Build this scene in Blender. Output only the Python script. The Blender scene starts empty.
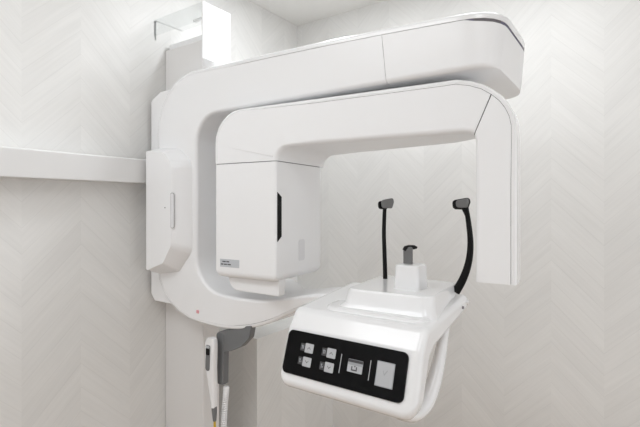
import bpy, bmesh, math
from mathutils import Vector, Matrix

S = bpy.context.scene
COL = S.collection
R = math.radians

# ------------------------------------------------------------------ materials
def mat(name, col, rough=.4, metal=0, coat=0, spec=.5, trans=0, ior=1.45):
    m = bpy.data.materials.new(name); m.use_nodes = True
    b = m.node_tree.nodes['Principled BSDF']
    b.inputs['Base Color'].default_value = (*col, 1)
    b.inputs['Roughness'].default_value = rough
    b.inputs['Metallic'].default_value = metal
    b.inputs['Coat Weight'].default_value = coat
    b.inputs['Coat Roughness'].default_value = .12
    b.inputs['Specular IOR Level'].default_value = spec
    b.inputs['Transmission Weight'].default_value = trans
    b.inputs['IOR'].default_value = ior
    # faint procedural unevenness of the gloss
    nt = m.node_tree
    tc = nt.nodes.new('ShaderNodeTexCoord'); n = nt.nodes.new('ShaderNodeTexNoise')
    n.inputs['Scale'].default_value = 14
    mr = nt.nodes.new('ShaderNodeMapRange')
    mr.inputs['To Min'].default_value = max(0, rough - .03); mr.inputs['To Max'].default_value = rough + .03
    nt.links.new(tc.outputs['Object'], n.inputs['Vector'])
    nt.links.new(n.outputs['Fac'], mr.inputs['Value'])
    nt.links.new(mr.outputs['Result'], b.inputs['Roughness'])
    return m

WHITE = mat('white_plastic', (.88, .882, .892), .38, coat=.25)
WHITE2 = mat('gloss_white_plastic', (.86, .862, .872), .18, coat=.5)
COLM = mat('column_white', (.78, .77, .765), .42)
SEAM = mat('seam_shadow_gap', (.16, .15, .16), .7)
LILAC = mat('dark_lilac_trim', (.16, .15, .22), .45)
BLACK = mat('black_rubber', (.004, .004, .0045), .5, spec=.25)
GLASSB = mat('black_gloss_panel', (.003, .003, .0035), .25, coat=0, spec=.15)
KEY = mat('light_grey_key', (.50, .51, .53), .4)
SCRK = mat('grey_key', (.36, .37, .39), .4)
DKEY = mat('dark_grey_symbol', (.06, .06, .065), .4)
GREY = mat('mid_grey_plastic', (.17, .175, .18), .45)
STEEL = mat('dark_grey_metal', (.17, .17, .17), .4, metal=.25)
PADG = mat('grey_pad', (.16, .16, .16), .5)
LABEL = mat('pale_grey_label', (.55, .57, .6), .4)
BUTT = mat('pale_grey_button', (.76, .76, .78), .35)
RIMG = mat('slot_outline_grey', (.42, .42, .42), .5)
YEL = mat('yellow_sleeve', (.62, .42, .05), .5)
PINK = mat('pink_sticker', (.75, .35, .38), .5)
RAILM = mat('rail_white', (.72, .715, .71), .35)
ACR = bpy.data.materials.new('clear_acrylic'); ACR.use_nodes = True
_nt = ACR.node_tree; _nt.nodes.clear()
_o = _nt.nodes.new('ShaderNodeOutputMaterial'); _m = _nt.nodes.new('ShaderNodeMixShader'); _t = _nt.nodes.new('ShaderNodeBsdfTransparent'); _g = _nt.nodes.new('ShaderNodeBsdfGlossy'); _f = _nt.nodes.new('ShaderNodeFresnel')
_t.inputs[0].default_value = (.97, .975, .975, 1); _g.inputs['Roughness'].default_value = .05; _f.inputs[0].default_value = 1.35
_m.inputs[0].default_value = .05; _nt.links.new(_t.outputs[0], _m.inputs[1]); _nt.links.new(_g.outputs[0], _m.inputs[2]); _nt.links.new(_m.outputs[0], _o.inputs[0])
WHITEBOX = mat('bright_white_board', (.86, .86, .865), .5)
CEIL = mat('ceiling_paint', (.84, .835, .815), .8)
FLOORM = mat('floor_vinyl', (.50, .39, .30), .5)
PLAIN = mat('plain_wall_paint', (.86, .86, .86), .7)

def wall_mat(name, axis, offset, band=.186):
    m = bpy.data.materials.new(name); m.use_nodes = True
    nt = m.node_tree; N = nt.nodes; L = nt.links
    b = N['Principled BSDF']
    tc = N.new('ShaderNodeTexCoord'); sp = N.new('ShaderNodeSeparateXYZ'); L.new(tc.outputs['Object'], sp.inputs[0])
    def M(op, a, c=None, d=None):
        n = N.new('ShaderNodeMath'); n.operation = op
        for i, v in enumerate((a, c, d)):
            if v is None: continue
            if isinstance(v, (int, float)): n.inputs[i].default_value = v
            else: L.new(v, n.inputs[i])
        return n.outputs[0]
    a = sp.outputs[axis]; z = sp.outputs[2]
    a = M('ADD', a, offset)
    tri = M('PINGPONG', a, band)
    bandid = M('FLOOR', M('DIVIDE', a, band))
    across = M('SUBTRACT', z, tri)
    along = M('ADD', z, tri)
    pid = M('FLOOR', M('DIVIDE', across, .085))
    fr = M('FRACT', M('DIVIDE', across, .085))
    edge = M('MINIMUM', fr, M('SUBTRACT', 1, fr))
    groove = M('LESS_THAN', edge, .022)
    # tone of each plank
    cmb = N.new('ShaderNodeCombineXYZ'); L.new(pid, cmb.inputs[0]); L.new(bandid, cmb.inputs[1])
    wn = N.new('ShaderNodeTexWhiteNoise'); wn.noise_dimensions = '3D'; L.new(cmb.outputs[0], wn.inputs['Vector'])
    # grain along the plank
    c2 = N.new('ShaderNodeCombineXYZ')
    L.new(M('MULTIPLY', across, 70), c2.inputs[0]); L.new(M('MULTIPLY', along, 3.5), c2.inputs[1]); L.new(M('MULTIPLY', bandid, 7.3), c2.inputs[2])
    ng = N.new('ShaderNodeTexNoise'); ng.inputs['Scale'].default_value = 1; ng.inputs['Detail'].default_value = 4; L.new(c2.outputs[0], ng.inputs['Vector'])
    c3 = N.new('ShaderNodeCombineXYZ')
    L.new(M('MULTIPLY', across, 14), c3.inputs[0]); L.new(M('MULTIPLY', along, 2), c3.inputs[1]); L.new(M('MULTIPLY', bandid, 3.1), c3.inputs[2])
    nb = N.new('ShaderNodeTexNoise'); nb.inputs['Scale'].default_value = 1; nb.inputs['Detail'].default_value = 2; L.new(c3.outputs[0], nb.inputs['Vector'])
    alt = M('MODULO', M('ABSOLUTE', bandid), 2)
    v = M('ADD', M('MULTIPLY', wn.outputs[0], .02), M('MULTIPLY', ng.outputs['Fac'], .09))
    v = M('ADD', v, M('MULTIPLY', nb.outputs['Fac'], .06))
    v = M('ADD', v, M('MULTIPLY', alt, .016))  # alternate bands paler: their differing light reflection put into the colour
    v = M('SUBTRACT', v, M('MULTIPLY', groove, .035))
    v = M('ADD', v, .675)
    hsv = N.new('ShaderNodeCombineColor')
    L.new(v, hsv.inputs[0]); L.new(M('MULTIPLY', v, .993), hsv.inputs[1]); L.new(M('MULTIPLY', v, .974), hsv.inputs[2])
    L.new(hsv.outputs[0], b.inputs['Base Color'])
    b.inputs['Roughness'].default_value = .5
    h = M('SUBTRACT', M('MULTIPLY', ng.outputs['Fac'], .5), M('MULTIPLY', groove, .6))
    h = M('ADD', h, M('MULTIPLY', wn.outputs[0], .15))
    bp = N.new('ShaderNodeBump'); bp.inputs['Strength'].default_value = .22; bp.inputs['Distance'].default_value = .0015
    L.new(h, bp.inputs['Height']); L.new(bp.outputs[0], b.inputs['Normal'])
    return m

# ------------------------------------------------------------------ mesh helpers
def finish(name, bm, m, parent=None, bev=0, seg=3, ang=40, smooth=True):
    bmesh.ops.remove_doubles(bm, verts=bm.verts, dist=1e-6)
    bmesh.ops.recalc_face_normals(bm, faces=bm.faces)
    me = bpy.data.meshes.new(name); bm.to_mesh(me); bm.free()
    me.materials.append(m)
    o = bpy.data.objects.new(name, me); COL.objects.link(o)
    if parent: o.parent = parent
    if smooth:
        for p in me.polygons: p.use_smooth = True
        es = me.edges
        # sharp edges by angle, so flat faces stay flat
        bm2 = bmesh.new(); bm2.from_mesh(me)
        if not bev:
            for e in bm2.edges:
                if len(e.link_faces) == 2 and e.calc_face_angle(0) > R(ang): e.smooth = False
        bm2.to_mesh(me); bm2.free()
    if smooth and not bev:
        md = o.modifiers.new('weighted', 'WEIGHTED_NORMAL'); md.keep_sharp = True; md.weight = 80
    if bev:
        md = o.modifiers.new('bevel', 'BEVEL'); md.width = bev; md.segments = seg
        md.limit_method = 'ANGLE'; md.angle_limit = R(ang); md.harden_normals = True
    return o

def box(x0, x1, y0, y1, z0, z1, bm=None):
    bm = bm or bmesh.new()
    vs = [bm.verts.new((x, y, z)) for x in (x0, x1) for y in (y0, y1) for z in (z0, z1)]
    for f in ((0,1,3,2),(4,6,7,5),(0,4,5,1),(2,3,7,6),(0,2,6,4),(1,5,7,3)):
        bm.faces.new([vs[i] for i in f])
    return bm

def prism(poly, o, ax, ay, h):
    """poly 2D -> origin o + ax*u + ay*v, extruded by vector h"""
    o, ax, ay, h = Vector(o), Vector(ax), Vector(ay), Vector(h)
    bm = bmesh.new()
    a = [bm.verts.new(o + ax*u + ay*v) for u, v in poly]
    b = [bm.verts.new(v.co + h) for v in a]
    bm.faces.new(a); bm.faces.new(b[::-1])
    n = len(a)
    for i in range(n): bm.faces.new((a[i], a[(i+1) % n], b[(i+1) % n], b[i]))
    return bm

def rpoly(pts, seg=6):
    """polygon with rounded corners: pts = (x, y, r)"""
    out = []
    n = len(pts)
    for i in range(n):
        p = Vector(pts[i][:2]); r = pts[i][2]
        a = (Vector(pts[i-1][:2]) - p); b = (Vector(pts[(i+1) % n][:2]) - p)
        if r <= 0: out.append(tuple(p)); continue
        an = a.normalized(); bn = b.normalized()
        th = an.angle(bn)
        d = min(r / math.tan(th/2), a.length*.49, b.length*.49)
        rr = d * math.tan(th/2)
        p0 = p + an*d; p1 = p + bn*d
        c = p + (an+bn).normalized() * (rr / math.sin(th/2))
        a0 = math.atan2(p0.y-c.y, p0.x-c.x); a1 = math.atan2(p1.y-c.y, p1.x-c.x)
        da = (a1 - a0 + math.pi) % (2*math.pi) - math.pi
        for k in range(seg+1):
            t = a0 + da*k/seg
            out.append((c.x + rr*math.cos(t), c.y + rr*math.sin(t)))
    return out

def rrect(w, h, r, seg=5):
    return rpoly([(-w/2, -h/2, r), (w/2, -h/2, r), (w/2, h/2, r), (-w/2, h/2, r)], seg)

def ring(c, a, b, r, seg=5):
    """rounded rectangle ring about c with half-extent vectors a, b; r = radius or (outer, inner)"""
    la, lb = a.length, b.length
    an, bn = a.normalized(), b.normalized()
    ra, rb = r if isinstance(r, tuple) else (r, r)
    ra = min(ra, la*.98, lb*.98); rb = min(rb, la*.98, lb*.98)
    pts = []
    for sx, sy, t0, r in ((1, 1, 0, ra), (-1, 1, 90, rb), (-1, -1, 180, rb), (1, -1, 270, ra)):
        for k in range(seg+1):
            t = R(t0 + 90*k/seg)
            pts.append(c + an*(sx*(la-r) + r*math.cos(t)) + bn*(sy*(lb-r) + r*math.sin(t)))
    return pts

def loft(rings, close=True, cyc=False):
    bm = bmesh.new()
    V = [[bm.verts.new(p) for p in rg] for rg in rings]
    n = len(V[0])
    for i in range(len(V)-1 + (1 if cyc else 0)):
        A, B = V[i], V[(i+1) % len(V)]
        for k in range(n): bm.faces.new((A[k], A[(k+1) % n], B[(k+1) % n], B[k]))
    if close and not cyc:
        bm.faces.new(V[0][::-1]); bm.faces.new(V[-1])
    return bm

def lerp(a, b, t): return a + (b-a)*t

def cpath(st, sub=4):
    """Catmull-Rom refinement of a list of tuples"""
    out = []
    n = len(st)
    for i in range(n-1):
        p0 = st[max(i-1, 0)]; p1 = st[i]; p2 = st[i+1]; p3 = st[min(i+2, n-1)]
        for k in range(sub):
            t = k/sub
            out.append(tuple(.5*((2*b) + (-a+c)*t + (2*a-5*b+4*c-d)*t*t + (-a+3*b-3*c+d)*t**3) for a, b, c, d in zip(p0, p1, p2, p3)))
    out.append(tuple(st[-1]))
    return out

def stations(st, lo, hi, r, inset=0):
    """stations (ox, oz, ix, iz, yn, yf): section spans fraction lo..hi (metres from the outer edge) """
    rings = []
    for ox, oz, ix, iz, yn, yf in st:
        O = Vector((ox, 0, oz)); I = Vector((ix, 0, iz)); d = (I-O); L = d.length; d.normalize()
        A = O + d*lo
        h_ = hi(ox) if callable(hi) else hi
        B = (O + d*h_) if h_ > 0 else (O + d*(L + h_))
        c = (A+B)/2 + Vector((0, (yn+yf)/2, 0))
        rings.append(ring(c, (A-B)/2, Vector((0, (yf-yn)/2 - inset, 0)), r))
    return rings

def endcaps(rings, e=.006, start=True, end=True):
    """soften open ends: add shrunken ring"""
    def shrink(rg, nb):
        c = sum(rg, Vector())/len(rg)
        cn = sum(nb, Vector())/len(nb)
        d = (c-cn).normalized()*e*.0
        out = []
        for p in rg:
            v = p-c
            out.append(c + v*(1 - e/max(v.length, .02)) + d)
        return out
    R2 = list(rings)
    if start: R2 = [shrink(rings[0], rings[1])] + R2
    if end: R2 = R2 + [shrink(rings[-1], rings[-2])]
    return R2

def tube(pts, rad, seg=12, flat=None, up=None):
    """sweep an (elliptic) section along points; rad float or list; flat = second radius list"""
    P = [Vector(p) for p in pts]
    n = len(P)
    rd = rad if isinstance(rad, (list, tuple)) else [rad]*n
    fl = flat if flat is not None else rd
    if not isinstance(fl, (list, tuple)): fl = [fl]*n
    rings = []
    prev = None
    for i in range(n):
        t = (P[min(i+1, n-1)] - P[max(i-1, 0)]).normalized()
        if up is not None: u = Vector(up)
        elif prev is None: u = Vector((0, 0, 1)) if abs(t.z) < .9 else Vector((1, 0, 0))
        else: u = prev
        u = (u - t*u.dot(t)).normalized(); prev = u
        w = t.cross(u)
        rings.append([P[i] + u*(rd[i]*math.cos(2*math.pi*k/seg)) + w*(fl[i]*math.sin(2*math.pi*k/seg)) for k in range(seg)])
    return loft(rings)

def empty(name, loc, rz=0):
    o = bpy.data.objects.new(name, None); COL.objects.link(o)
    o.location = loc; o.rotation_euler = (0, 0, rz); o.empty_display_size = .1
    return o

def tag(o, label=None, cat=None, group=None, kind=None):
    if label: o['label'] = label
    if cat: o['category'] = cat
    if group: o['group'] = group
    if kind: o['kind'] = kind
    return o

def shift(bm, v):
    for x in bm.verts: x.co += Vector(v)
    return bm

# ------------------------------------------------------------------ the room (corner at the origin)
W, D, H = 3.1, 3.2, 2.4
def struct(name, bm, m):
    return tag(finish(name, bm, m, smooth=False), kind='structure')
LEFTW = wall_mat('chevron_tiles_left', 1, .118+.19*21, .19)
BACKW = wall_mat('chevron_tiles_back', 0, .186*21-.221)
struct('wall_left', box(-.1, 0, -D, 0, 0, H), LEFTW)
struct('wall_back', box(-.1, W+.1, 0, .1, 0, H), BACKW)
wr = box(W, W+.1, -D, -1.78, 0, H); box(W, W+.1, -.42, 0, 0, H, wr); box(W, W+.1, -1.78, -.42, 2.06, H, wr)   # opening added to let the side fill light in
struct('wall_right', wr, PLAIN)
struct('wall_front', box(-.1, W+.1, -D-.1, -D, 0, H), PLAIN)
struct('floor', box(-.1, W+.1, -D-.1, .1, -.1, 0), FLOORM)
struct('ceiling', box(-.1, W+.1, -D-.1, .1, H, H+.1), CEIL)

LEDGEM = wall_mat('chevron_tiles_ledge', 1, .186*21+.442)
LEDGEF = wall_mat('chevron_tiles_ledge_front', 0, 3.72+.02)
tr1 = struct('trim_1', box(0, .25, -.612, 0, 0, .756), LEDGEM)
tr1.data.materials.append(LEDGEF)
for p in tr1.data.polygons:
    if abs(p.normal.y) > .9: p.material_index = 1

# wall rail left of the machine
rail = finish('wall_rail', prism(rpoly([(0, 1.434, 0), (.072, 1.434, .004), (.072, 1.526, .007), (0, 1.534, 0)]), (0, -2.9, 0), (1, 0, 0), (0, 0, 1), (0, 1.86, 0)), RAILM)
tag(rail, 'long white wall-mounted rail running left from the x-ray machine', 'rail')

# ------------------------------------------------------------------ the machine
mach = empty('dental_xray_machine', (0, -.9, 0))
tag(mach, 'large white panoramic dental x-ray machine with column, C-shaped arms and black control panel', 'x-ray machine')
OFF = Vector((0, .9, 0))
def part(name, bm, m, parent=mach, **k):
    """all geometry is written in world coordinates; the machine's base sits at (0,-.9,0)"""
    if parent is not None:
        inv = parent.matrix_world_inv if hasattr(parent, 'matrix_world_inv') else None
        shift(bm, OFF)
    return finish(name, bm, m, parent, **k)

# column with a slim cap
column = part('column', box(0.0, .238, -.906, -.82, 0, 2.0), COLM, bev=.006)
part('column_cap', box(.012, .225, -.895, -.83, 2.0, 2.025), WHITE, column, bev=.004)
part('column_foot', box(.0, .25, -.925, -.82, 0, .02), COLM, column, bev=.004)

# ---- outer C frame: (outer x,z, inner x,z, y near, y far)
YN, YF = -1.0, -.60
def arc(cx, cz, rx, rz, a): return cx + rx*math.cos(R(a)), cz + rz*math.sin(R(a))
top = []
def otop(x):   # gentle arch of the boom's upper edge
    t = (x-.29)/(1.42-.29); return 1.842 - .002*t - .036*t*t
def ibot(x): return 1.674 + .002*x
tip = [(1.372, .085), (1.369, .062), (1.361, .042), (1.348, .024), (1.330, .011), (1.308, .003), (1.285, .0005), (1.26, 0)]
for x, d in tip:
    top.append((x, otop(x) - d*.05, x - d*.25, ibot(x) + d*.05, YN + d*.9, YF - d*1.9))
top.append((1.18, otop(1.18), 1.18, ibot(1.18), YN, YF)); top.append((1.0635, otop(1.0635), 1.0785, ibot(1.0785), YN, YF))
beam_end = top[:]
body = [(1.0622, otop(1.0622), 1.0772, ibot(1.0772), YN, YF)] + [(x, otop(x), x, ibot(x), YN, YF) for x in (.9, .7, .55)]
body.append((.43, otop(.43), .455, 1.675, YN, YF))
for a in (90, 105, 120, 135, 150, 165, 180):
    o = arc(.29, 1.632, .212, .212, a); i = arc(.412, 1.574, .101, .101, a)
    body.append((*o, *i, YN, YF))
for z in (1.5, 1.35, 1.2): body.append((.078, z, .311, z, YN, YF))
for a in (180, 195, 210, 225, 240, 255, 270):
    o = arc(.335, 1.105, .257, .182, a); i = arc(.45, 1.16, .139, .122, a)
    body.append((*o, *i, YN, YF))
low = [(.335, .923, .45, 1.038, YN, YF), (.46, .921, .53, 1.036, -.998, -.66), (.56, .935, .60, 1.037, -.985, -.725), (.64, .962, .67, 1.044, -.965, -.735),
       (.71, 1.00, .74, 1.058, -.942, -.75), (.79, 1.03, .805, 1.070, -.93, -.77), (.88, 1.035, .88, 1.073, -.93, -.80), (.93, 1.03, .93, 1.070, -.93, -.81)]
low_s = cpath(low, 4)
full = body + low_s[1:]
RIM = .017
def gapf(x): return RIM - (.0013 if x > .5 else .0001)
main = part('boom_frame', loft(endcaps(stations(full, RIM, -0.0001, (.0004, .013)), .003, True, False)), WHITE)
part('boom_rim', loft(endcaps(stations(beam_end[:-1] + body + low_s[1:], 0, gapf, (.009, .0004)), .001)), WHITE2, main)
part('seam_liner', loft(stations(beam_end[2:-1] + body[:4], .008, .03, .002, inset=.0025)), SEAM, main)
part('boom_end_cover', loft(endcaps(stations([(a, b - .0065*min(1, max(0, (a-1.285)/.03)), c, d, e, f) for a, b, c, d, e, f in beam_end], RIM, -.0001, (.0004, .013)), .001, True, True)), WHITE, main)
part('boom_end_liner', loft(stations([(a-.002, b, c-.002, d, e, f) for a, b, c, d, e, f in beam_end[:7]], .012, .034, .002, inset=.0022)), LILAC, main)
part('seam_liner', loft(stations([(1.085, otop(1.085), 1.085, ibot(1.085), YN, YF), (1.055, otop(1.055), 1.055, ibot(1.055), YN, YF)], .03, -.0025, .018, inset=.0015)), SEAM, main)
# small pink mark on the lower bend
part('warning_sticker', prism(rrect(.014, .012, .003), (.32, -1.0012, .962), (1, 0, 0), (0, 0, 1), (0, .0015, 0)), PINK, main)

# carriage behind the frame
part('carriage_plate', prism(rpoly([(0.016, .99, .012), (.04, .965, .01), (.29, .965, .01), (.29, 1.80, .02), (.08, 1.80, .03), (.016, 1.772, .02)]), (0, -.985, 0), (1, 0, 0), (0, 0, 1), (0, .16, 0)), WHITE, bev=.004)

# side cover module on the frame (flat face, bevelled flank)
def module(f, y):
    """outline of the cover; f = 0 flat face, 1 = foot of its bevelled flank"""
    L = lambda a, b: a + (b-a)*f
    return [(p[0], y, p[1]) for p in rpoly([(L(.094, .092), L(1.100, 1.08), .006), (L(.195, .215), L(1.135, 1.10), .03), (L(.243, .290), L(1.205, 1.18), .05),
        (L(.243, .290), L(1.50, 1.505), .05), (L(.200, .215), L(1.545, 1.562), .04), (.093, L(1.556, 1.572), .008)], 6)]
mr = [[Vector(p) for p in module(i, y)] for i, y in ((1.02, -.985), (1, -1.003), (.10, -1.053), (.03, -1.058), (0, -1.059))]
mod = part('side_cover', loft(mr), WHITE)
part('handle_slot', prism(rrect(.011, .125, .0055), (.2475, -1.056, 1.330), (.72, .69, 0), (0, 0, 1), (.0025, -.0025, 0)), BUTT, mod)
part('slot_rim', prism(rrect(.0135, .130, .0065), (.2475, -1.0553, 1.330), (.72, .69, 0), (0, 0, 1), (.0025, -.0025, 0)), RIMG, mod)
part('lock_hole', prism(rrect(.005, .003, .001), (.21, -1.0605, 1.340), (1, 0, 0), (0, 0, 1), (0, .003, 0)), SEAM, mod)

# ---- rotating C arm, in its own frame (u, v, z) turned by 5 degrees
CA = R(5); CX, CY = 1.016, -1.006
def cmap(bm):
    c, s = math.cos(CA), math.sin(CA)
    for v in bm.verts:
        u, w = v.co.x, v.co.y
        v.co.x = CX + c*u - s*w; v.co.y = CY + s*u + c*w
    return bm
def cpart(name, bm, m, parent=mach, **k): return part(name, cmap(bm), m, parent, **k)
VF = [(-.6, .305), (-.29, .305), (.20, .195), (.24, .175), (.27, .15), (.30, .118), (.33, .092), (.36, .075), (.5, .075)]
def vf(u):
    for (a, p), (b, q) in zip(VF, VF[1:]):
        if u <= b: return p + (q-p)*max(0, (u-a)/(b-a))
    return VF[-1][1]
ZT, ZB = 1.660, 1.528
carm = [(-.549, 1.4855, -.297, 1.4855), (-.549, 1.52, -.297, 1.489), (-.549, 1.552, -.2955, 1.497)]
for k, a in enumerate((165, 150, 135, 120, 105, 90)):
    t = (k+1)/6
    carm.append((*arc(-.441, 1.552, .108, .108, a), *arc(-.252, 1.482, .046, .046, 180-90*t)))
for u in (-.15, 0, .12, .2): carm.append((u, ZT, u, ZB))
carm += [(.245, 1.6605, .235, ZB), (.278, 1.653, .262, 1.5275), (.308, 1.641, .28, 1.5245), (.333, 1.624, .2875, 1.518)]
seamR = carm[-1]
det = [seamR, (.352, 1.607, .2905, 1.510), (.366, 1.588, .2915, 1.50), (.3765, 1.566, .2915, 1.488), (.382, 1.542, .2915, 1.476), (.3835, 1.50, .2915, 1.46), (.3835, 1.4, .2915, 1.4), (.3835, 1.3, .2915, 1.3), (.3835, 1.164, .2915, 1.164)]
def cst(l, gap=None): return [(a, b, c, d, 0, vf(a)) for a, b, c, d in l]
S0 = (-.549, 1.487, -.297, 1.487)
arm = cpart('rotating_arm', loft(endcaps(stations(cst([S0] + carm[1:-1] + [(.3316, 1.6252, .2865, 1.519)]), .013, -.0001, (.0004, .014)), .001)), WHITE)
cpart('arm_rim', loft(endcaps(stations(cst([S0] + carm[1:] + det[1:]), 0, lambda x: .013 - (.0010 if x > -.40 else .0001), (.0065, .0004)), .001)), WHITE2, arm)
cpart('seam_liner', loft(stations(cst(carm[6:] + det[1:-1]), .009, .026, .002, inset=.0022)), SEAM, arm)
d2 = [(.3338, 1.6233, .2884, 1.517)] + det[1:]
cpart('sensor_panel', loft(endcaps(stations(cst(d2), .013, -.0001, (.0004, .012)), .003)), WHITE, arm)
cpart('seam_liner', loft(stations(cst([(.328, 1.627, .284, 1.522), (.342, 1.615, .290, 1.512)]), .02, -.0025, .012, inset=.0015)), SEAM, arm)

# tube head hanging under the arm
hd = rpoly([(-.549, 0, .012), (-.297, 0, .008), (-.297, .305, .045), (-.549, .305, .02)], 6)
def hring(z, ins):
    cx, cy = -.423, .1525
    return [Vector((cx + (x-cx)*(1-ins/.126), cy + (y-cy)*(1-ins/.1525), z)) for x, y in hd]
head = cpart('tube_head', loft([hring(1.4845, .0005), hring(1.484, 0), hring(1.134, 0), hring(1.122, .003), hring(1.114, .009), hring(1.110, .018)]), WHITE)
cpart('seam_liner', loft([hring(1.49, .0022), hring(1.48, .0022)]), SEAM, head)
cpart('lower_housing', prism(rpoly([(-.520, 1.116, 0), (-.500, 1.066, .045), (-.308, 1.062, .004), (-.308, 1.116, 0)], 8), (0, .03, 0), (1, 0, 0), (0, 0, 1), (0, .035, 0)), WHITE, head, bev=.003)
# black recessed grip on the right face
cpart('grip_recess', prism([(.006, 1.236), (.006, 1.390), (.028, 1.375), (.028, 1.252)], (-.2975, 0, 0), (0, 1, 0), (0, 0, 1), (.0018, 0, 0)), GLASSB, head)
cpart('side_button', prism(rpoly([(.128, 1.165, .008), (.165, 1.165, .008), (.165, 1.235, .008), (.128, 1.235, .008)]), (-.2975, 0, 0), (0, 1, 0), (0, 0, 1), (.0012, 0, 0)), BUTT, head)
lab = cpart('rating_label', box(-.5235, -.4425, -.0012, .001, 1.146, 1.172), LABEL, head)
tx = bmesh.new()
for x0, x1, z in ((-.513, -.499, 1.1640), (-.496, -.484, 1.1640), (-.520, -.509, 1.1550), (-.506, -.494, 1.1550), (-.491, -.477, 1.1550)):
    box(x0, x1, -.0018, 0, z-.0018, z+.0018, tx)
cpart('label_print', tx, DKEY, head)

# ---- patient support unit with the control panel
prof = rpoly([(-1.169, .865, .022), (-1.118, 1.016, .03), (-1.085, 1.062, .03), (-.775, 1.092, .012), (-.765, 1.052, .012), (-1.04, 1.004, .02), (-1.066, .985, .01), (-1.115, .865, .02)], 8)
def unit_ring(x, d, d2):
    """side profile of the unit; d lifts the lower edge (rounded lower corners), d2 softens the rim"""
    n = len(prof); out = []
    for i, (y, z) in enumerate(prof):
        a = Vector(prof[i-1]); b = Vector(prof[(i+1) % n]); t = (b-a).normalized(); nn = Vector((t.y, -t.x))
        y2, z2 = y - nn.x*d2*SGN, z - nn.y*d2*SGN
        k = min(1, max(0, (1.0-z)/.13)); k = k*k*(3-2*k)
        out.append(Vector((x, y2 + d*k*.4, z2 + d*k)))
    return out
area2 = sum(prof[i-1][0]*prof[i][1] - prof[i][0]*prof[i-1][1] for i in range(len(prof)))
SGN = 1 if area2 > 0 else -1
XL, XR, RB, RS = .834, 1.228, .034, .017
sts = []
for t in (0, .0008, .002, .004, .0065, .0095, .013, .018, .024, .034):
    d = RB - math.sqrt(max(0, RB*RB - (RB-t)**2)); d2 = RS - math.sqrt(max(0, RS*RS - (RS-min(t, RS))**2))
    sts.append((t, d, d2))
rings_ = [unit_ring(XL+t, d, d2) for t, d, d2 in sts] + [unit_ring(XR-t, d, d2) for t, d, d2 in reversed(sts)]
unit = part('support_unit', loft(rings_), WHITE2, ang=60)
# raised deck
def deck(z, g): return [Vector((x, y, z)) for x, y in rpoly([(.972-g, -1.025-g, .03), (1.208+g*.6, -1.01-g, .03), (1.190+g*.6, -.765+g*.2, .03), (.945-g, -.750+g*.2, .03)], 6)]
part('raised_deck', loft([deck(1.050, .034), deck(1.072, .024), deck(1.082, .012), deck(1.114, .005), deck(1.119, .002), deck(1.1205, 0)]), WHITE2, unit)
def base(z, g): return [Vector((x, y, z)) for x, y in rpoly([(.915-g, -1.060-g, .05), (1.210+g*.3, -1.055-g, .03), (1.200, -.775, .03), (.905-g, -.775, .04)], 6)]
part('deck_base', loft([base(1.045, .016), base(1.058, .012), base(1.068, .005), base(1.072, 0), base(1.073, -.012)]), WHITE2, unit)
# chin post
def post(z, g): return [Vector((x, y, z)) for x, y in rpoly([(1.079-g, -.955-g, .012), (1.148+g, -.955-g, .012), (1.148+g, -.885+g, .012), (1.079-g, -.885+g, .012)], 5)]
pst = part('chin_post', loft([post(1.118, .006), post(1.124, .002), post(1.180, 0), post(1.185, -.002), post(1.187, -.006)]), WHITE2)
hk = rpoly([(-.915, 1.19, 0), (-.915, 1.235, .008), (-.930, 1.243, .003), (-.930, 1.249, .003), (-.895, 1.249, .006), (-.903, 1.235, .004), (-.908, 1.19, 0)], 4)
part('chin_hook', prism(rrect(.027, .052, .004), (1.106, -.925, 1.2075), (1, 0, 0), (0, 0, 1), (0, .006, 0)), STEEL, pst, bev=.0015, seg=2)
hkb = tube([(1.096, -.927, 1.224), (1.099, -.924, 1.231), (1.106, -.918, 1.233), (1.117, -.906, 1.232), (1.123, -.900, 1.231)], [.005, .0058, .006, .006, .003], 10)
part('bite_rest', hkb, BLACK, pst)

# control panel glass
O = Vector((.848, -1.1578, .9050)); AX = Vector((1, 0, 0)); UP = Vector((0, .0335, .1015)).normalized(); NRM = AX.cross(UP).normalized()
GW, GH = .350, .1110
PC = O + AX*GW/2 + UP*GH/2 + NRM*.0005
def on_panel(a, b, w, h, r, name, m, t=.0007, base=.0012, poly=None):
    c = PC + AX*((a-.5)*GW) + UP*((.5-b)*GH) + NRM*base
    return part(name, prism(poly or rrect(w, h, r, 3), c, AX, UP, NRM*t), m, unit)
gl = part('control_panel', prism(rrect(GW, GH, .0145, 6), PC - NRM*.004, AX, UP, NRM*.0052), GLASSB, unit)
def arrow(s): return [(-.005, -.002*s), (0, .003*s), (.005, -.002*s), (.005, -.0038*s), (0, .0012*s), (-.005, -.0038*s)]
for ax_, lx in ((.216, .155), (.414, .351)):
    for bb, s in ((.345, 1), (.655, -1)):
        on_panel(ax_, bb, .0265, .0235, .002, 'panel_key', KEY)
        on_panel(ax_, bb, 0, 0, 0, 'key_symbol', DKEY, .0003, .002, arrow(s))
        on_panel(lx, bb, .0135, .019, .001, 'key_marker', DKEY, .0004)
        # pictogram beside each key
        g = bmesh.new()
        for (x0, x1, y0, y1) in ((-.003, .001, .002, .005), (-.002, 0, -.005, .002), (.002, .004, -.004, .004 if s > 0 else 0)):
            q = prism([(x0, y0), (x1, y0), (x1, y1), (x0, y1)], PC + AX*((lx-.5)*GW) + UP*((.5-bb)*GH) + NRM*.0017, AX, UP, NRM*.0003)
            me = bpy.data.meshes.new('t'); q.to_mesh(me); q.free(); g.from_mesh(me); bpy.data.meshes.remove(me)
        part('marker_symbol', g, SCRK, unit)
for a in (.502, .737): on_panel(a, .51, .0017, .046, .0008, 'divider_line', KEY)
on_panel(.622, .50, .042, .030, .002, 'panel_key', SCRK)
on_panel(.622, .40, .042, .0065, .001, 'key_marker', DKEY, .0004, .002)
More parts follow.
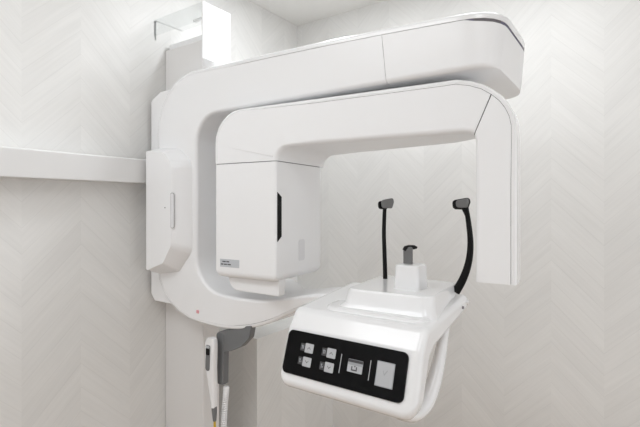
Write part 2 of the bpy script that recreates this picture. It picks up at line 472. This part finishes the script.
on_panel(.622, .56, .040, .0165, .001, 'key_face', KEY, .0003, .002)
on_panel(.618, .555, 0, 0, 0, 'key_symbol', DKEY, .0003, .0024, [(-.008, .005), (-.005, .005), (-.005, -.002), (.005, -.002), (.005, .005), (.008, .005), (.008, -.005), (-.008, -.005)])
on_panel(.622, .52, 0, 0, 0, 'key_symbol', DKEY, .0003, .0024, [(-.0025, .003), (.0025, .003), (0, -.001)])
on_panel(.852, .525, .046, .056, .001, 'touch_key', SCRK)
on_panel(.852, .525, .042, .052, .001, 'key_face', KEY, .0003, .002)
on_panel(.854, .50, 0, 0, 0, 'key_symbol', SCRK, .0003, .0024, [(-.006, .004), (-.002, -.006), (.006, .006), (.005, .008), (-.002, -.002), (-.005, .006)])

# curved patient grip under the right end
gp = cpath([(1.205, -.900, 1.03), (1.208, -.935, .985), (1.210, -.975, .935), (1.208, -1.010, .893), (1.200, -1.045, .862), (1.188, -1.085, .853), (1.165, -1.12, .866)], 4)
n = len(gp)
part('hand_grip', tube(gp, [.011 + .010*min(1, i/(n*.6)) for i in range(n)], 16, flat=[.014 + .006*math.sin(math.pi*i/n) for i in range(n)], up=(1, 0, 0)), WHITE2, unit)
part('side_knob', tube([(1.222, -.795, 1.074), (1.235, -.795, 1.074)], .006, 14), WHITE2, unit)
part('side_screw', tube([(1.228, -.83, 1.064), (1.2315, -.83, 1.064)], .004, 10), SEAM, unit)

# temple supports
def temple(pts, wid, thick, pc, pa, mirror):
    p = cpath(pts, 5)
    n = len(p)
    t = part('temple_support', tube(p, [lerp(wid[0], wid[1], i/(n-1)) for i in range(n)], 12, flat=[thick]*n, up=(1, 0, 0)), BLACK)
    return t
ts = temple([(.985, -.82, 1.085), (.984, -.82, 1.14), (.982, -.82, 1.20), (.980, -.82, 1.27), (.983, -.82, 1.348)], (.0075, .006), .006, None, None, 1)
def pad(c, ang, w, h, name, par, m, depth):
    a = Vector((math.cos(ang), math.sin(ang), .10)).normalized(); nn = Vector((-math.sin(ang), math.cos(ang), 0))
    u = nn.cross(a)*-1
    if u.z < 0: u = -u
    bm = prism(rpoly([(-w/2, -h*.35, h*.3), (w*.30, -h*.5, h*.2), (w/2, h*.1, h*.3), (w*.46, h*.5, h*.25), (-w/2, h*.42, h*.3)], 5), Vector(c) - nn*depth/2, a, u, nn*depth)
    return part(name, bm, m, par, bev=depth*.3, seg=3)
pad((.983, -.830, 1.350), R(62), .036, .030, 'pad_back', ts, BLACK, .010)
pad((.999, -.832, 1.354), R(62), .044, .032, 'temple_pad', ts, PADG, .010)
tr = temple([(1.199, -.80, 1.10), (1.216, -.80, 1.13), (1.230, -.80, 1.165), (1.239, -.80, 1.205), (1.241, -.80, 1.25), (1.236, -.80, 1.30), (1.228, -.80, 1.350)], (.0125, .0065), .007, None, None, -1)
part('stem_rib', tube(cpath([(1.246, -.812, 1.26), (1.236, -.812, 1.31), (1.220, -.812, 1.345)], 4), .003, 8), BLACK, tr)
pad((1.216, -.80, 1.352), R(-12), .052, .034, 'temple_pad', tr, BLACK, .018)
pad((1.224, -.816, 1.354), R(-12), .038, .026, 'pad_face', tr, PADG, .010)

# ---- exposure hand switch hanging under the frame
hang = part('switch_bracket', prism(rpoly([(0.502, 0.935, 0.002), (0.573, 0.946, 0.002), (0.564, 0.904, 0.015), (0.526, 0.868, 0.02), (0.478, 0.845, 0.015), (0.433, 0.833, 0.01), (0.428, 0.908, 0.01), (0.47, 0.916, 0.012)]), (0, -.988, 0), (1, 0, 0), (0, 0, 1), (0, .026, 0)), GREY, bev=.005)
part('bracket_cradle', prism(rpoly([(.411, .717, .004), (.438, .717, .004), (.444, .895, .02), (.430, .908, .015), (.405, .895, .01)]), (0, -.99, 0), (1, 0, 0), (0, 0, 1), (0, .03, 0)), GREY, hang, bev=.005)
sw = empty('exposure_switch', (.407, -1.0, .688))
tag(sw, 'white handheld exposure switch with grey button panel hanging under the x-ray machine', 'hand switch')
def sp(name, bm, m, parent=sw, **k):
    shift(bm, (-.385, 1.0, -.70)); return finish(name, bm, m, parent, **k)
hb = cpath([(.402, .66, .008), (.400, .69, .011), (.394, .74, .016), (.388, .79, .0215), (.387, .84, .0245), (.388, .875, .0245), (.390, .893, .020), (.392, .900, .012)], 3)
body_ = sp('body', loft([ring(Vector((x, -1.015, z)), Vector((r, 0, 0)), Vector((0, .012, 0)), .009) for x, z, r in hb]), WHITE2)
sp('button_panel', prism(rpoly([(.371, .785, .010), (.392, .785, .010), (.396, .875, .006), (.374, .875, .006)]), (0, -1.029, 0), (1, 0, 0), (0, 0, 1), (0, .004, 0)), GREY, bev=.001)
sp('exposure_button', prism(rrect(.017, .022, .004), (.385, -1.0315, .852), (1, 0, 0), (0, 0, 1), (0, .003, 0)), BLACK, bev=.0008)
sp('indicator', prism(rrect(.018, .007, .002), (.385, -1.0315, .869), (1, 0, 0), (0, 0, 1), (0, .003, 0)), KEY)
sp('strain_relief', tube([(.402, -1.015, .662), (.403, -1.015, .64), (.404, -1.015, .612)], [.010, .009, .006], 12), GREY)
sp('cable_sleeve', tube([(.404, -1.015, .612), (.405, -1.014, .53), (.406, -1.012, .44)], .0045, 10), YEL)
# coiled lead looping back up behind the switch
pts = []
turns = 60
base = cpath([(.405, -.985, .24), (.410, -.985, .36), (.412, -.985, .5), (.416, -.982, .62), (.421, -.976, .722)], 46)
for i, c in enumerate(base):
    a = 2*math.pi*turns*i/len(base)
    pass
N_ = turns*10
for i in range(N_+1):
    t = i/N_*(len(base)-1); k = int(min(t, len(base)-2)); f = t-k
    c = Vector(base[k]).lerp(Vector(base[k+1]), f); a = 2*math.pi*turns*i/N_
    pts.append((c.x + .0085*math.cos(a), c.y + .0085*math.sin(a), c.z))
sp('coiled_cord', tube(pts, .0029, 6), WHITE)
sp('cord_loop', tube(cpath([(.406, -1.012, .44), (.402, -1.01, .33), (.396, -1.0, .25), (.400, -.985, .235)], 6), .004, 8), WHITE)

# ------------------------------------------------------------------ cable cover above the column
cov = empty('cable_cover', (0, -.8, 2.03))
tag(cov, 'white and clear acrylic cable cover box on the wall above the column', 'cover box')
def cp(name, bm, m, **k):
    shift(bm, (0, .8, -2.03)); return finish(name, bm, m, cov, **k)
cp('end_board', box(.294, .300, -.96, -.819, 1.90, 2.112), WHITEBOX, bev=.001)
cp('clear_side', box(.0, .294, -.96, -.957, 2.045, 2.112), ACR)
cp('clear_top', box(.0, .294, -.957, -.819, 2.109, 2.112), ACR)
cp('wall_flange', box(.0, .004, -.957, -.950, 2.03, 2.108), ACR)
cp('inner_bracket', box(.17, .29, -.90, -.885, 2.085, 2.092), WHITEBOX)
cp('screw', tube([(.25, -.892, 2.078), (.25, -.892, 2.085)], .006, 10), STEEL)

# ------------------------------------------------------------------ lights
def area(name, loc, sx, sy, power, col=(1, 1, 1), tgt=None):
    l = bpy.data.lights.new(name, 'AREA'); l.shape = 'RECTANGLE'; l.size = sx; l.size_y = sy; l.energy = power; l.color = col
    o = bpy.data.objects.new(name, l); COL.objects.link(o); o.location = loc
    if tgt:
        o.rotation_euler = (Vector(tgt)-Vector(loc)).to_track_quat('-Z', 'Y').to_euler()
    return o
NEUT = (.94, .972, 1)
area('ceiling_downlight_near_corner', (.56, -.68, 2.385), .14, .14, 2.9, NEUT)
area('ceiling_downlight_back', (1.30, -.66, 2.385), .4, .4, 2.8, NEUT)
area('ceiling_panel_light_behind', (.5, -2.4, 2.385), .9, .9, 6.8, NEUT)
area('ceiling_panel_light_right', (1.80, -2.15, 2.385), .5, .6, 3.0, NEUT)
area('added_side_fill', (3.12, -1.1, 1.05), 1.3, 1.9, 5.8, NEUT, (0, -1.1, 1.0))  # added fill lamp in the invented opening, lifts the dim lower surfaces

w = bpy.data.worlds.new('world'); S.world = w; w.use_nodes = True
w.node_tree.nodes['Background'].inputs[0].default_value = (.9, .9, .9, 1)
w.node_tree.nodes['Background'].inputs[1].default_value = .3

# ------------------------------------------------------------------ camera
cam = bpy.data.cameras.new('camera'); co = bpy.data.objects.new('camera', cam); COL.objects.link(co)
cam.sensor_width = 36; cam.lens = 450/640*36
cam.shift_y = -8.5/640
co.location = (1.622, -2.086, 1.35)
co.rotation_euler = (R(90), 0, math.atan2(.573, .819))
cam.clip_start = .02
S.camera = co
S.view_settings.view_transform = 'Standard'; S.view_settings.look = 'None'
S.view_settings.exposure = .86; S.view_settings.gamma = 1
S.view_settings.use_curve_mapping = False
S.cycles.max_bounces = 10; S.cycles.diffuse_bounces = 6; S.cycles.transmission_bounces = 8
S.cycles.use_denoising = True
